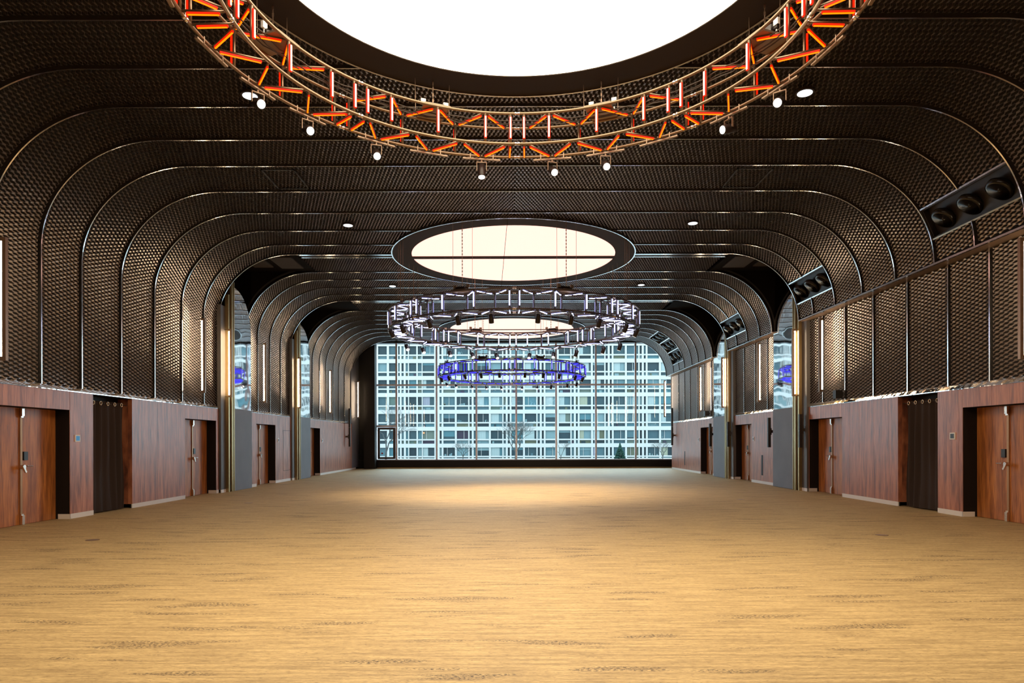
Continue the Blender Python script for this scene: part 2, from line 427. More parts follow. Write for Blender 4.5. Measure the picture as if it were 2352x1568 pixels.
# ------------------------------------------------------------ side walls
DOORS = {-1: [(12.35, 14.47), (19.62, 21.70), (25.15, 27.2), (31.62, 33.6)], 1: [(12.35, 14.47), (19.72, 21.88), (27.1, 29.12), (32.25, 34.3)]}
CURT = {-1: (15.29, 16.86), 1: (15.32, 16.88)}
WOODEND = {-1: [(Y0, 21.88), (24.2, 29.2), (31.4, 40.4)], 1: [(Y0, 21.98), (24.5, 29.4), (31.9, 40.4)]}
SEAMS = {-1: [13.41, 14.48, 18.1, 20.75, 21.5, 25.9, 27.2, 28.1, 34.6, 36.2, 37.8], 1: [13.6, 14.6, 17.3, 18.0, 18.75, 19.3, 20.9, 25.3, 26.2, 28.3, 33.2, 35.3, 36.2, 37.1, 38.0, 38.9]}
ZL = 2.31; XD = XW+.30
for sg, side in ((-1, 'left'), (1, 'right')):
    wl = empty('wall_'+side, (sg*XW, Y0, 0), '%s side wall with red-brown wood panelling below and expanded metal above' % side, 'wall', kind='structure')
    mb = MB()
    for a, b in WOODEND[sg]:
        ev = [a, b]; holes = [(p, q, ZL) for p, q in DOORS[sg] if a < p < b]+([(CURT[sg][0], CURT[sg][1], ZT)] if a < CURT[sg][0] < b else [])
        for p, q, z in holes: ev += [p, q]
        ev += [s for s in SEAMS[sg] if a < s < b and not any(p < s < q and z >= ZT for p, q, z in holes)]
        ev = sorted(set(ev))
        for p, q in zip(ev[:-1], ev[1:]):
            z0 = .10
            for hp, hq, hz in holes:
                if hp-.001 <= p and q <= hq+.001: z0 = hz
            if z0 >= ZT: continue
            mb.box(sg*XW, sg*(XW+.10), p+.003, q-.003, z0, ZT)
    mb.build('wood_panelling', M['wood'], wl)
    mb = MB(); mb.box(sg*10.4, sg*10.6, Y0, YWIN+.6, 0, 8.6)
    for a, b in WOODEND[sg]:
        holes = [(p, q) for p, q in DOORS[sg] if a < p < b]+([CURT[sg]] if a < CURT[sg][0] < b else [])
        e = a
        for p, q in sorted(holes)+[(b, b)]:
            mb.box(sg*(XW+.03), sg*(XW+.06), e+.01, p-.01, 0, ZT-.01) if p > e else None
            e = q
        for p, q in DOORS[sg]:
            if a < p < b: mb.box(sg*(XW+.03), sg*(XW+.06), p, q, ZL+.01, ZT-.01)
    # dark shelf that closes the gap above the wood
    for a, b in WOODEND[sg]: mb.box(sg*(XW+.01), sg*10.4, a, b, ZT-.02, ZT-.005)
    mb.build('core', M['black'], wl)
    # baseboards
    bb = MB()
    for a, b in WOODEND[sg]:
        holes = sorted([(p, q) for p, q in DOORS[sg] if a < p < b]+([CURT[sg]] if a < CURT[sg][0] < b else []))
        e = a
        for p, q in holes+[(b, b)]:
            bb.box(sg*(XW-.004), sg*(XW+.02), e, p, 0, .105); e = q
    for p, q in DOORS[sg]:
        bb.box(sg*(XW-.004), sg*(XD-.05), q-.004, q+.012, 0, .105)
        bb.box(sg*(XW-.004), sg*(XD-.05), p-.012, p+.004, 0, .105)
    tag(bb.build('baseboard_'+side, M['alu']), 'pale aluminium baseboard along the %s wood wall' % side, 'baseboard', kind='structure')
    # crumpled mirror ledge on top of the wood
    lb = MB()
    xa, xb, zb = sg*(XW-.012), sg*((XL if sg < 0 else XM)+.02), 2.815
    for a, b in WOODEND[sg]:
        lb.add([(xa, a, ZT), (xa, b, ZT), (xb, b, zb), (xb, a, zb), (xa, a, ZT-.015), (xa, b, ZT-.015)], [(0, 1, 2, 3), (4, 5, 1, 0)])
    tag(lb.build('trim_%d' % (40+sg), M['ledge']), 'narrow mirror-polished ledge above the %s wood panelling' % side, 'trim', kind='structure')
    wl_root = wl
    if sg > 0:
        for a, b in zip(RIBS[:-1], RIBS[1:]):
            if a < 8 or inpocket((a+b)/2): continue
            V, F = expanded([(2.80, ZC-BR-.04)], a+.045, b-.05, (XM, 1)); fast_mesh('mesh_panel', V, F, [M['mesh']], wl)
        m2 = MB()
        for a, b in WOODEND[1]: m2.box(XM+.10, XM+.15, a, min(b, YE), 2.75, ZC-BR)
        m2.box(XM+.10, XM+.15, 40.3, YE, 2.75, ZC-BR)
        m2.build('backing', M['backing'], wl)
        m2 = MB()
        for a, b in ((8, P1[0]), (P1[1], P2[0]), (P2[1], YE)):
            m2.box(XR-.02, XR+.035, a, b, ZC-BR-.045, ZC-BR-.005)
        m2.build('ledge_edge', M['chrome'], wl)
        m2 = MB()
        for a, b in ((8, P1[0]), (P1[1], P2[0]), (P2[1], YE)):
            m2.box(XR+.035, XM+.08, a, b, ZC-BR-.04, ZC-BR-.01)
        m2.build('ledge_soffit', M['bronze'], wl)
tag(MB().box(-10.5, 10.5, Y0-.2, Y0, 0, 8.6).build('wall_back', M['darkgrey']), 'plain dark back wall behind the camera', 'wall', kind='structure')

# ------------------------------------------------------------ doors
POS = {-1: ['nearest to the camera on the left wall', 'on the left wall beyond the curtain, before the first gold jamb', 'on the left wall between the two gold jambs', 'farthest on the left wall, near the window'],
       1: ['nearest to the camera on the right wall', 'on the right wall beyond the curtain, before the first gold jamb', 'on the right wall between the two gold jambs', 'farthest on the right wall, near the window']}
dn = 0
for sg in (-1, 1):
    for k, (p, q) in enumerate(DOORS[sg]):
        dn += 1
        X = lambda v: sg*v
        d = empty('door_%d' % dn, (sg*XD, (p+q)/2, 0), 'wooden double door in a dark recess, '+POS[sg][k], 'door', 'wooden double doors', 'structure')
        mid = (p+q)/2 + (.0 if sg < 0 else .12)
        m = MB(); m.box(X(XW+.008), X(XD+.3), q-.002, q+.03, .0, ZL+.03).box(X(XW+.008), X(XD+.3), p-.03, p+.002, 0, ZL+.03).box(X(XW+.01), X(XD+.1), p, q, ZL-.0, ZL+.03)
        m.build('recess_lining', M['black'], d)
        for a, b in ((p+.004, mid-.006), (mid+.006, q-.004)):
            MB().box(X(XD), X(XD+.06), a, b, .006, ZL-.008).build('door_leaf', M['doorwood'], d)
        m = MB(); m.box(X(XD-.022), X(XD), mid-.012, mid+.045, .006, ZL-.02)
        m.build('cover_strip', M['astragal'], d)
        for z0, z1 in ((.006, .22), (ZL-.20, ZL-.02)):
            m = MB(); m.box(X(XD-.065), X(XD-.02), mid-.02, mid+.05, z0+(.0 if z0 < 1 else .03), z1-(.03 if z0 < 1 else 0))
            zz = (z1-.03, z1) if z0 < 1 else (z0, z0+.03)
            m.box(X(XD-.045), X(XD-.02), mid-.02, mid+.05, zz[0], zz[1])
            m.build('shoot_bolt', M['steel'], d)
        h = MB(); yh = mid+.0
        h.cyl((X(XD-.02), yh+.02, 1.14), (X(XD-.085), yh+.02, 1.14), .042, 14)
        h.obox((X(XD-.10), yh-.01, 1.10), [(1,0,0),(0,.85,.53),(0,-.53,.85)], (.014, .02, .08))
        h.cyl((X(XD), yh+.13, 1.155), (X(XD-.07), yh+.13, 1.155), .016, 8).cyl((X(XD-.065), yh+.12, 1.155), (X(XD-.065), yh+.27, 1.15), .014, 8)
        h.cyl((X(XD), yh+.13, 1.09), (X(XD-.02), yh+.13, 1.09), .022, 10)
        h.build('lever_handle', M['steel'], d)
        MB().box(X(XD-.035), X(XD), mid+.075, mid+.185, 1.27, 1.44).build('card_reader', M['plastic'], d)

# ------------------------------------------------------------ curtains in the wall openings
for sg, side in ((-1, 'left'), (1, 'right')):
    a, b = CURT[sg]
    c = empty('curtain', (sg*(XW+.12), (a+b)/2, 0), 'black-brown eyelet curtain filling the opening in the %s wood wall' % side, 'curtain', 'dark curtains in the side walls')
    c0, c1 = (a+.02, b-.16)
    ny, nz = 90, 26; V = []; F = []
    for j in range(nz):
        z = .02+(ZT-.16)*j/(nz-1); t = 1-j/(nz-1)
        for i in range(ny):
            u = i/(ny-1); gather = .10*math.sin(PI*min(1, t*1.2))**2
            y = c0+(c1-c0)*u if sg < 0 else c0+(c1-c0)*u
            y += (.10*t*math.sin(u*PI))*(1 if u > .5 else 0)
            amp = .035+.012*math.sin(u*9+t*2)
            x = sg*(XW+.13+amp*math.sin(2*PI*u*5.5+.5*math.sin(3*t+u*4))+.012*math.sin(31*u+5*t)+.02*t*math.sin(7*u+6*t))
            V.append((x, y, z))
    for j in range(nz-1):
        for i in range(ny-1): F.append((j*ny+i, j*ny+i+1, (j+1)*ny+i+1, (j+1)*ny+i))
    MB().add(V, F).build('fabric', M['curtain'], c, True)
    zr = ZT-.19
    MB().cyl((sg*(XW+.13), a, zr), (sg*(XW+.13), b, zr), .010, 8).build('rod', M['rod'], c)
    for k in range(5):
        y = c0+(c1-c0)*(k+.45)/5.0
        m = MB(); m.tube([(sg*(XW+.085), y+.042*math.cos(t), zr+.042*math.sin(t)) for t in [2*PI*i/16 for i in range(16)]], .010, 6, True)
        m.build('eyelet', M['brass'], c, True)
    m = MB(); m.box(sg*(XW+.35), sg*(XW+.4), a-.02, b+.02, 0, ZT).box(sg*(XW+.1), sg*(XW+.4), a-.05, a-.005, 0, ZT)
    m.box(sg*(XW+.02), sg*(XW+.4), a, b, ZT-.03, ZT)
    m.build('opening_lining', M['black'], c)
    m = MB(); m.box(sg*(XW+.101), sg*(XW+.4), b-.001, b+.05, .1, ZT-.031); m.build('opening_jamb', M['wood'], c)

# ------------------------------------------------------------ gold jambs, grey panels and wavy mirrors at the pockets
for sg, side in ((-1, 'left'), (1, 'right')):
    for k, (a, b) in enumerate((P1, P2)):
        nm = ['nearer', 'farther'][k]
        xf = 9.34
        zt = 6.95
        y = a-.12
        g = empty('gray_return_panel', (sg*9.42, y, 0), 'narrow dark grey upright panel beside the %s gold jamb on the %s wall' % (nm, side), 'panel', 'dark grey return panels')
        m = MB(); m.box(sg*9.40, sg*9.52, y-.02, y+.33, .1, zt-.9); m.build('board', M['darkgrey'], g)
        m = MB(); m.box(sg*9.395, sg*9.42, y-.02, y+.34, 0, .1); m.build('base_strip', M['alu'], g)
        j = empty('sliding_wall_jamb', (sg*9.34, y+.5, 0), 'tall gold anodised jamb profile, %s one on the %s wall' % (nm, side), 'wall profile', 'gold sliding wall jambs')
        m = MB(); m.box(sg*9.30, sg*9.42, y+.34, y+.42, 0, zt-.5); m.build('front_profile', M['gold'], j)
        m = MB(); m.box(sg*9.42, sg*9.6, y+.42, y+.55, 0, zt-.3); m.build('groove', M['black'], j)
        m = MB()
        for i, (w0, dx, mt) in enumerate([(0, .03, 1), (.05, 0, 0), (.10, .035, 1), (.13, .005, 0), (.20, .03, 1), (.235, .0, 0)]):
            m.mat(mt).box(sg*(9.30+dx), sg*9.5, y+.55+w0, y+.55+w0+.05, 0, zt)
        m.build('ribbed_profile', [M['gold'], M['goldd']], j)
        y0, y1 = y+.84, b-.08 if sg < 0 else b+.12
        gp = empty('gray_wall_panel', (sg*xf, (y0+y1)/2, 0), 'smooth grey panel under the wavy mirror, beside the %s gold jamb, %s wall' % (nm, side), 'panel', 'smooth grey wall panels')
        gp2 = MB().box(sg*9.30, sg*9.42, y0, y1, .01, 2.74).build('board', M['grey'], gp)
        mr = empty('wall_mirror', (sg*9.35, (y0+y1)/2, 2.74), 'wavy curved-top mirror above the grey panel, beside the %s gold jamb, %s wall' % (nm, side), 'mirror', 'wavy mirrors')
        pts = [(y0, 2.745), (y1, 2.745), (y1, 5.5)]+[(y0+(y1-y0)*math.cos(t), 5.5+1.3*math.sin(t)) for t in [PI/2*i/10 for i in range(1, 11)]]
        n_ = len(pts); vs = [(sg*9.33, p, z) for p, z in pts]+[(sg*9.37, p, z) for p, z in pts]
        fs = [tuple(range(n_)), tuple(range(2*n_-1, n_-1, -1))]+[(i, n_+i, n_+(i+1) % n_, (i+1) % n_) for i in range(n_)]
        MB().add(vs, fs).build('mirror_plate', M['mirror'], mr)
        MB().box(sg*9.375, sg*9.43, y0, y1, 2.745, 5.4).build('mirror_back', M['black'], mr)

# ------------------------------------------------------------ vertical wall tube lamps
LAMPS = {-1: [12.25, 20.25, 22.2, 25.35, 29.55, 34.7, 41.1], 1: [12.45, 20.5, 22.45, 25.6, 29.95, 33.5, 41.1]}
for sg, side in ((-1, 'left'), (1, 'right')):
    for k, y in enumerate(LAMPS[sg]):
        xl = 9.20; far = y > 40
        lab = 'vertical tube lamp on the %s wall, %s' % (side, ['nearest and cut by the picture edge', 'second', 'third, in front of the nearer gold jamb', 'fourth, between the gold jambs', 'fifth, in front of the farther gold jamb', 'sixth', 'last, close to the window'][k])
        t = empty('wall_lamp', (sg*xl, y, 3.09), lab, 'lamp', 'vertical tube lamps along the walls')
        m = MB(); m.box(sg*(xl-.045), sg*(xl+.02), y-.035, y+.035, 3.09, 5.30)
        m.box(sg*(xl+.02), sg*(xl+.065), y-.035, y+.035, 3.09, 3.16).box(sg*(xl+.02), sg*(xl+.065), y-.035, y+.035, 5.23, 5.30)
        m.build('housing', M['bronze'], t)
        MB().cyl((sg*(xl+.045), y-.005, 3.16), (sg*(xl+.045), y-.005, 5.23), .026, 10).build('light_tube', M['tube'], t, True)
        for z in (3.11, 5.28):
            MB().cyl((sg*(xl), y, z), (sg*(9.40 if any(0 < y-q+.2 < .5 for q in (P1[0], P2[0])) else 9.53), y, z), .007, 6).build('bracket_rod', M['rod'], t)

# ------------------------------------------------------------ column loudspeakers
def column_speaker(sg, y, z0, z1, lab, off=.20, units=1):
    x = XW-off
    t = empty('column_loudspeaker', (sg*x, y, z0), lab, 'loudspeaker', 'slim black column loudspeakers')
    m = MB()
    for u in range(units):
        h = (z1-z0)/units; m.box(sg*(x-.045), sg*(x+.055), y-.05, y+.05, z0+h*u+.004, z0+h*(u+1)-.004)
    m.build('cabinet', M['speaker'], t)
    zc = z0+.35*(1.08)+.2
    m = MB(); m.box(sg*(x+.055), sg*(x+.09), y-.03, y+.03, zc-.12, zc+.12).box(sg*(x+.09), sg*9.5, y-.02, y+.02, zc-.05, zc+.05)
    m.build('wall_bracket', M['rod'], t)
    MB().box(sg*(x-.048), sg*(x-.045), y-.02, y+.02, (z0+(z1-z0)*.5)-.006, (z0+(z1-z0)*.5)+.006).build('badge', M['steel'], t)
column_speaker(1, 22.08, 1.40, 2.49, 'slim black column loudspeaker in front of the nearer gold jamb on the right wall')
column_speaker(1, 24.75, 1.39, 2.47, 'slim black column loudspeaker on the right wood wall, just beyond the nearer mirror')
column_speaker(1, 29.35, 1.38, 2.46, 'slim black column loudspeaker in front of the farther gold jamb on the right wall')
column_speaker(1, 32.0, 1.38, 2.46, 'slim black column loudspeaker on the right wall beside the farthest door')
column_speaker(1, 39.5, 1.40, 3.56, 'tall black column loudspeaker at the window end of the right wall', .20, 2)
column_speaker(-1, 38.9, 1.37, 3.56, 'tall black column loudspeaker at the window end of the left wall', .22, 2)
for sg, y, z, lab in ((1, 19.75, 2.96, 'small black box speaker low on the right mesh wall, near the nearer gold jamb'), (1, 32.9, 2.96, 'small black box speaker low on the far right mesh wall')):
    t = empty('box_speaker', (sg*9.40, y, z-.12), lab, 'loudspeaker', 'small box speakers')
    MB().obox((sg*9.36, y, z), [(1,0,0),(0,1,0),(0,0,1)], (.10, .09, .12)).build('cabinet', M['speaker'], t)
    MB().box(sg*9.42, sg*9.52, y-.02, y+.02, z-.04, z+.04).build('bracket', M['rod'], t)

# wall control panels, slots, hatches
for sg, y, scr, lab in ((-1, 14.72, 1, 'white-framed wall touch panel with a lit blue screen beside the nearest left door'), (1, 14.79, 0, 'white-framed wall touch panel with a dark screen beside the nearest right door'),
                        (-1, 27.5, 2, 'small white wall panel beside the third left door'), (-1, 33.95, 2, 'small white wall panel beside the farthest left door'),
                        (1, 26.85, 2, 'small white wall panel beside the third right door'), (1, 34.62, 2, 'small white wall panel beside the farthest right door')):
    t = empty('wall_control_panel', (sg*XW, y, 1.64), lab, 'control panel', 'control panels on the wood walls')
    MB().box(sg*(XW-.018), sg*XW, y-.085, y+.085, 1.635, 1.785).build('frame', M['white'], t)
    MB().box(sg*(XW-.021), sg*(XW-.018), y-.06, y+.06, 1.66, 1.76).build('screen', [M['plastic'], M['screen'], M['grey']][0 if scr == 0 else (1 if scr == 1 else 2)], t)
for y, lab in ((25.95, 'tall black floor-level slot in the right wood wall beyond the nearer grey panel'), (37.4, 'tall black floor-level slot in the right wood wall near the window')):
    t = tag(MB().box(XW-.006, XW+.01, y-.075, y+.075, .32, 1.09).build('wall_slot', M['black']), lab, 'wall slot', 'black slots in the right wall')
m = MB(); y0, y1, z0, z1 = 28.12, 29.05, .45, 2.12
for (a, b, c, d_) in ((y0, y1, z1-.012, z1), (y0, y1, z0, z0+.012), (y0, y0+.015, z0, z1), (y1-.015, y1, z0, z1)): m.box(-(XW-.004), -(XW+.01), a, b, c, d_)
tag(m.build('access_panel', M['black']), 'wood-faced service hatch with a thin dark outline, left wall before the farther gold jamb', 'hatch')
for sg, x0, x1, side in ((-1, -5.66, -4.92, 'left'), (1, 4.95, 5.75, 'right')):
    m = MB(); ya, yb = 15.2, 16.35; z = ZC-.006
    for a, b, c, d_ in ((x0, x1, ya, ya+.03), (x0, x1, yb-.03, yb), (x0, x0+.02, ya, yb), (x1-.02, x1, ya, yb)): m.box(a-.008, b+.008, c-.008, d_+.008, z-.012, z)
    tag(m.build('ceiling_hatch', M['black']), 'square service hatch outlined in the %s half of the mesh ceiling' % side, 'hatch', 'hatches in the mesh ceiling')
k = 0
for x, y, lab in ((-7.05, 11.3, 'near left'), (6.2, 11.65, 'near right'), (-7.1, 18.2, 'far left'), (6.25, 18.9, 'far right')):
    tag(MB().diskplate((x, y), .105, .0, .004, 24).build('floor_outlet', M['bronze']), 'round bronze floor outlet lid in the carpet, '+lab+' one', 'floor outlet', 'floor outlet lids')

# ------------------------------------------------------------ loudspeaker niches in the right vault
NL = ['nearest to the camera', 'ending at the first black pocket', 'ending at the second black pocket', 'topmost of three near the window', 'middle of three near the window', 'lowest of three near the window']
for (a, b, d0, d1), lab in zip(NICHES, NL):
    s0, s1 = s_right(d0), s_right(d1); sm = (s0+s1)/2
    x, z, tx, tz, nx, nz = [float(q) for q in pat(sm)]
    t = empty('speaker_niche', (x, (a+b)/2, z), 'black recessed loudspeaker box in the right vault, '+lab, 'loudspeaker', 'recessed loudspeaker boxes')
    T, N, Yv = Vector((tx, 0, tz)), Vector((nx, 0, nz)), Vector((0, 1, 0)); c = Vector((x, (a+b)/2, z))
    hy = (b-a)/2-.03; hs = (s1-s0)/2-.02
    m = MB()
    m.obox(c+N*.15, [T, Yv, N], (hs, hy, .02))
    for q in (-1, 1):
        m.obox(c+T*q*(hs-.01)+N*.08, [T, Yv, N], (.012, hy, .07)); m.obox(c+Yv*q*(hy-.01)+N*.08, [T, Yv, N], (hs, .012, .07))
    m.build('cabinet', M['speaker'], t)
    for k in range(3):
        cc = c+Yv*(-hy*.64+hy*.64*k)+N*.12; r = min(.26, hs*.80)
        m = MB(); ax = (-N*.8+Vector((0, 0, -.6))).normalized()
        m.tube([cc+N*.02, cc+ax*.06, cc+ax*.12, cc+ax*.14], r, 24, False, [r*.75, r, r*.98, r*.80])
        m.tube([cc+ax*.141, cc+ax*.10], r, 24, False, [r*.80, r*.4])
        m.build('driver', M['driver'], t, True)
    for q in (-1, 1):
        MB().obox(c+T*q*(hs+.02)-N*.01, [T, Yv, N], (.016, hy+.02, .025)).build('edge_rail', M['chrome'], t)

# ------------------------------------------------------------ round ceiling lights
DISCS = [(8.0, 'disc1', 'huge', 'nearest, cut by the picture top'), (22.3, 'disc2', 'large', 'in the middle of the hall'), (36.6, 'disc3', 'large', 'farthest, near the window')]
for yc, mt, sz, lab in DISCS:
    t = empty('ceiling_light', (0, yc, ZC), '%s round luminous ceiling disc in a dark ring, %s' % (sz, lab), 'ceiling light', 'round luminous ceiling discs')
    MB().ringplate((0, yc), 3.29, 3.90, ZC-.05, ZC-.01).build('ring_frame', M['frame'], t)
    MB().ringplate((0, yc), 3.90, 3.935, ZC-.065, ZC+.02, 128).build('edge_trim', M['chrome'], t)
    MB().diskplate((0, yc), 3.30, ZC-.035, ZC-.028).build('diffuser', M[mt], t)
    m = MB(); wdt = {8.0: .008, 22.3: .10, 36.6: .02}[yc]
    m.box(-3.29, 3.29, yc-wdt, yc+wdt, ZC-.075, ZC-.036); m.build('cross_bar', M['frame'], t)

# small recessed downlights
for i, (x, y) in enumerate([(-4.65, 11.9), (5.0, 11.85), (-4.62, 19.0), (4.95, 18.9), (-4.65, 26.4), (4.95, 26.3), (-4.6, 39.9), (4.8, 39.9)]):
    side = 'left' if x < 0 else 'right'
    t = empty('downlight', (x, y, ZC), 'small round white downlight in the %s half of the ceiling, %s' % (side, ['nearest', 'second', 'third', 'farthest'][i//2]), 'downlight', 'small round downlights')
    MB().diskplate((x, y), .16, ZC-.045, ZC-.005, 32).build('casing', M['frame'], t)
    MB().diskplate((x, y), .125, ZC-.052, ZC-.046, 32).build('lens', M['down'], t)
    ld = bpy.data.lights.new('downlight_light', 'SPOT'); ld.energy = DOWN_W; ld.spot_size = 1.9; ld.spot_blend = .8; ld.shadow_soft_size = .1; ld.color = (.95, .95, 1)
    lo = bpy.data.objects.new('downlight_light', ld); COL.objects.link(lo); lo.parent = t; lo.location = (0, 0, -.16)

# ------------------------------------------------------------ ring trusses
RO, RI = 3.95, 3.41
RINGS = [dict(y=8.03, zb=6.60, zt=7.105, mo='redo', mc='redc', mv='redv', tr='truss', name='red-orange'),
         dict(y=21.9, zb=5.12, zt=5.655, mo='whto', mc='whtc', mv='whtc', tr='truss_shade', name='white'),
         dict(y=36.85, zb=5.10, zt=5.655, mo='bluo', mc='bluc', mv='bluv', tr='truss_shade', name='blue')]
def rp(R, deg, r, z): a = math.radians(deg); return Vector((r*math.sin(a), R['y']+r*math.cos(a), z))
def led(R, root, kind, p, q, face, core):
    p, q = Vector(p), Vector(q); d = (q-p).normalized(); f = Vector(face); f = (f-d*f.dot(d)).normalized(); s = d.cross(f).normalized()
    rr = .022 if kind == 'upright_tube' else .017
    o = MB().cyl(p, q, rr, 8).build(kind, M[R['tr']], root, True)
    m = MB(); c = (p+q)/2; h = (q-p).length/2-.05; up = kind == 'upright_tube'; w_ = .022 if up else .013
    m.mat(0).obox(c+f*(rr+.010), [s, f, d], (w_, .012, h)); m.mat(1).obox(c+f*(rr+.023), [s, f, d], (w_*(.5 if up else .72), .007, h-.01))
    m.build('light_strip', [M[R['mo']], M[core]], o)
for ri, R in enumerate(RINGS):
    zb, zt = R['zb'], R['zt']
    root = empty('ring_truss', (0, R['y'], zb), 'circular lighting truss with %s light tubes hanging from the ceiling%s' % (R['name'], ['', ' in mid hall', ' in front of the window'][ri]), 'light ring', 'circular lighting trusses')
    for r, z in ((RI, zt), (RI, zb), (RO, zt), (RO, zb)):
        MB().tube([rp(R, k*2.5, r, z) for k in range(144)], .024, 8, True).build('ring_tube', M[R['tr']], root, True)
    for sgm in range(8):
        A = sgm*45
        for a in (9, 22.5, 36):
            p = rp(R, A+a, RI, zb+.02); led(R, root, 'upright_tube', p, rp(R, A+a, RI, zt-.02), rp(R, A+a, 0, 0)-rp(R, A+a, 1, 0), R['mv'])
        for a in (15.75, 29.25):
            p = rp(R, A+a, RO, zb+.02); led(R, root, 'upright_tube', p, rp(R, A+a, RO, zt-.02), rp(R, A+a, 1, 0)-rp(R, A+a, 0, 0), R['mv'])
        for a in (1.9, 43.1):
            led(R, root, 'upright_tube', rp(R, A+a, RI, zb+.02), rp(R, A+a, RI, zt-.02), rp(R, A+a, 0, 0)-rp(R, A+a, 1, 0), R['mv'])
            led(R, root, 'upright_tube', rp(R, A+a, RO, zb+.02), rp(R, A+a, RO, zt-.02), rp(R, A+a, 1, 0)-rp(R, A+a, 0, 0), R['mv'])
            led(R, root, 'joint_tube', rp(R, A+a, RI+.03, zb), rp(R, A+a, RO-.03, zb), (0, 0, -1), R['mc'])
        zz = [2.6, 9, 15.75, 22.5, 29.25, 36, 42.4]
        for i in range(6):
            ra, rb = (RO, RI) if i % 2 == 0 else (RI, RO)
            a, b = rp(R, A+zz[i], ra, zt), rp(R, A+zz[i+1], rb, zt); d = (b-a)*.06
            led(R, root, 'top_brace_tube', a+d, b-d, (0, 0, -1), R['mc'])
            a, b = rp(R, A+zz[i], ra if False else (RI if i % 2 == 0 else RO), zb), rp(R, A+zz[i+1], RO if i % 2 == 0 else RI, zb); d = (b-a)*.06
            led(R, root, 'bottom_brace_tube', a+d, b-d, (0, 0, -1), R['mc'])
        for r in (RI, RO):   # couplers at the segment joint
            for z in (zb, zt):
                m = MB().tube([rp(R, A+a, r, z) for a in (-.75, -.7, -.25, -.2, .2, .25, .7, .75)], .03, 10, False, [.024, .031, .031, .025, .025, .031, .031, .024])
                m.build('coupler', M['steel'], root, True)
        for a in (9, 22.5, 36):
            c = rp(R, A+a, RO, zb-.055); T = (rp(R, A+a+1, RO, 0)-rp(R, A+a-1, RO, 0)).normalized(); N = T.cross(Vector((0, 0, 1)))
            m = MB(); m.obox(c, [T, N, Vector((0,0,1))], (.33, .022, .010))
            for q in (-.2, .2): m.obox(c+T*q+Vector((0,0,.04)), [T, N, Vector((0,0,1))], (.008, .03, .045))
            m.build('mounting_bar', M['yoke' if ri == 0 else 'truss_shade'], root)
    for k, (r, z) in enumerate(((3.62, zt-.02), (3.68, zt-.05), (3.75, zt-.035))):
        MB().tube([rp(R, i*3, r+.02*math.sin(i*1.3+k), z+.012*math.sin(i*2.1+k)) for i in range(120)], .010, 5, True).build('cable_loop', M['rod'], root, True)

# spotlights under the rings
def spotlight(R, deg, aim, lab, grp, lightw, light=True):
    c = rp(R, deg, RO, R['zb']-.065); T = (rp(R, deg+1, RO, 0)-rp(R, deg-1, RO, 0)).normalized()
    aim = Vector(aim).normalized()
    t = empty('spotlight', tuple(c), lab, 'spotlight', grp)
    S = aim.cross(Vector((0, 0, 1)))
    S = S.normalized() if S.length > .1 else T
    Np = S.cross(Vector((0, 0, 1))).normalized()
    piv = c+Vector((0, 0, -.19)); Z1 = Vector((0, 0, 1))
    m = MB(); m.cyl(c, c-Vector((0, 0, .04)), .015, 8); m.obox(c-Vector((0, 0, .045)), [S, Np, Z1], (.09, .015, .006))
    for q in (-1, 1): m.obox(c+S*q*.085-Vector((0, 0, .115)), [S, Np, Z1], (.005, .015, .078))
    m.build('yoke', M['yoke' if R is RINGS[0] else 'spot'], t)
    a0, a1 = piv-aim*.10, piv+aim*.115
    b = MB().tube([a0-aim*.015, a0, piv, a1, a1+aim*.01], .07, 18, False, [.045, .066, .070, .070, .065]).build('lamp_body', M['spot'], t, True)
    m = MB(); m.cyl(a1+aim*.011, a1+aim*.016, .058, 18); m.build('lens', M['lens'], t)
    if light:
        ld = bpy.data.lights.new('spot_light', 'SPOT'); ld.energy = lightw; ld.spot_size = math.radians(118); ld.spot_blend = 1.0
        ld.shadow_soft_size = .06; ld.color = (1.0, .80, .53)
        lo = bpy.data.objects.new('spot_light', ld); COL.objects.link(lo); lo.parent = t
        lo.location = (a1+aim*.03)-c; lo.rotation_euler = aim.to_track_quat('-Z', 'Y').to_euler()
        lo.location = (a1+aim*.10)-c
R = RINGS[0]
for deg, aim, lab in ((-67.5, (.62, -.65, -.42), 'leftmost'), (-54, (.55, -.68, -.45), 'second from the left'), (-36, (.25, -.75, -.60), 'third from the left'),
                      (-9, (.02, -.25, -1), 'fourth from the left, pointing straight down'), (9, (.25, -.75, -.55), 'fifth from the left'), (22.5, (.05, -.80, -.60), 'sixth from the left'),
                      (54, (-.85, -.35, -.30), 'second from the right, aimed sideways to the left'), (67.5, (-.55, -.70, -.45), 'rightmost')):
    spotlight(R, deg, aim, 'black spotlight under the red-orange ring, '+lab, 'spotlights under the red-orange ring', SPOT_W)
for i, a in enumerate([-67.5, -54, -36, -22.5, -9, 9, 22.5, 36, 54, 67.5]):
    spotlight(R, 180-a, (.5*math.sin(math.radians(a)), .35, -.9), 'black spotlight under the red-orange ring, %s from the left on its near half' % ORD[i], 'spotlights under the red-orange ring', SPOT_W)
for ri in (1, 2):
    R = RINGS[ri]; cn = R['name']
    fa = [-67.5, -54, -36, -22.5, -9, 9, 22.5, 36, 54, 67.5]
    for half in (0, 1):
        for i, a in enumerate(fa):
            deg = a if half == 0 else 180-a
            x = math.sin(math.radians(deg))
            if half == 0: aim = (.25-.1*x if i < 5 else -.12, -.62, -.75) if i < 7 else (-.30, .25, -.95)
            else: aim = (-.35*x, .45, -.85)
            lab = 'spotlight under the %s ring, %s from the left on its %s half' % (cn, ORD[i], ['far', 'near'][half])
            spotlight(R, deg, aim, 'black '+lab, 'spotlights under the %s ring' % cn, SPOT_W*(1.0 if ri == 1 else .22), True)

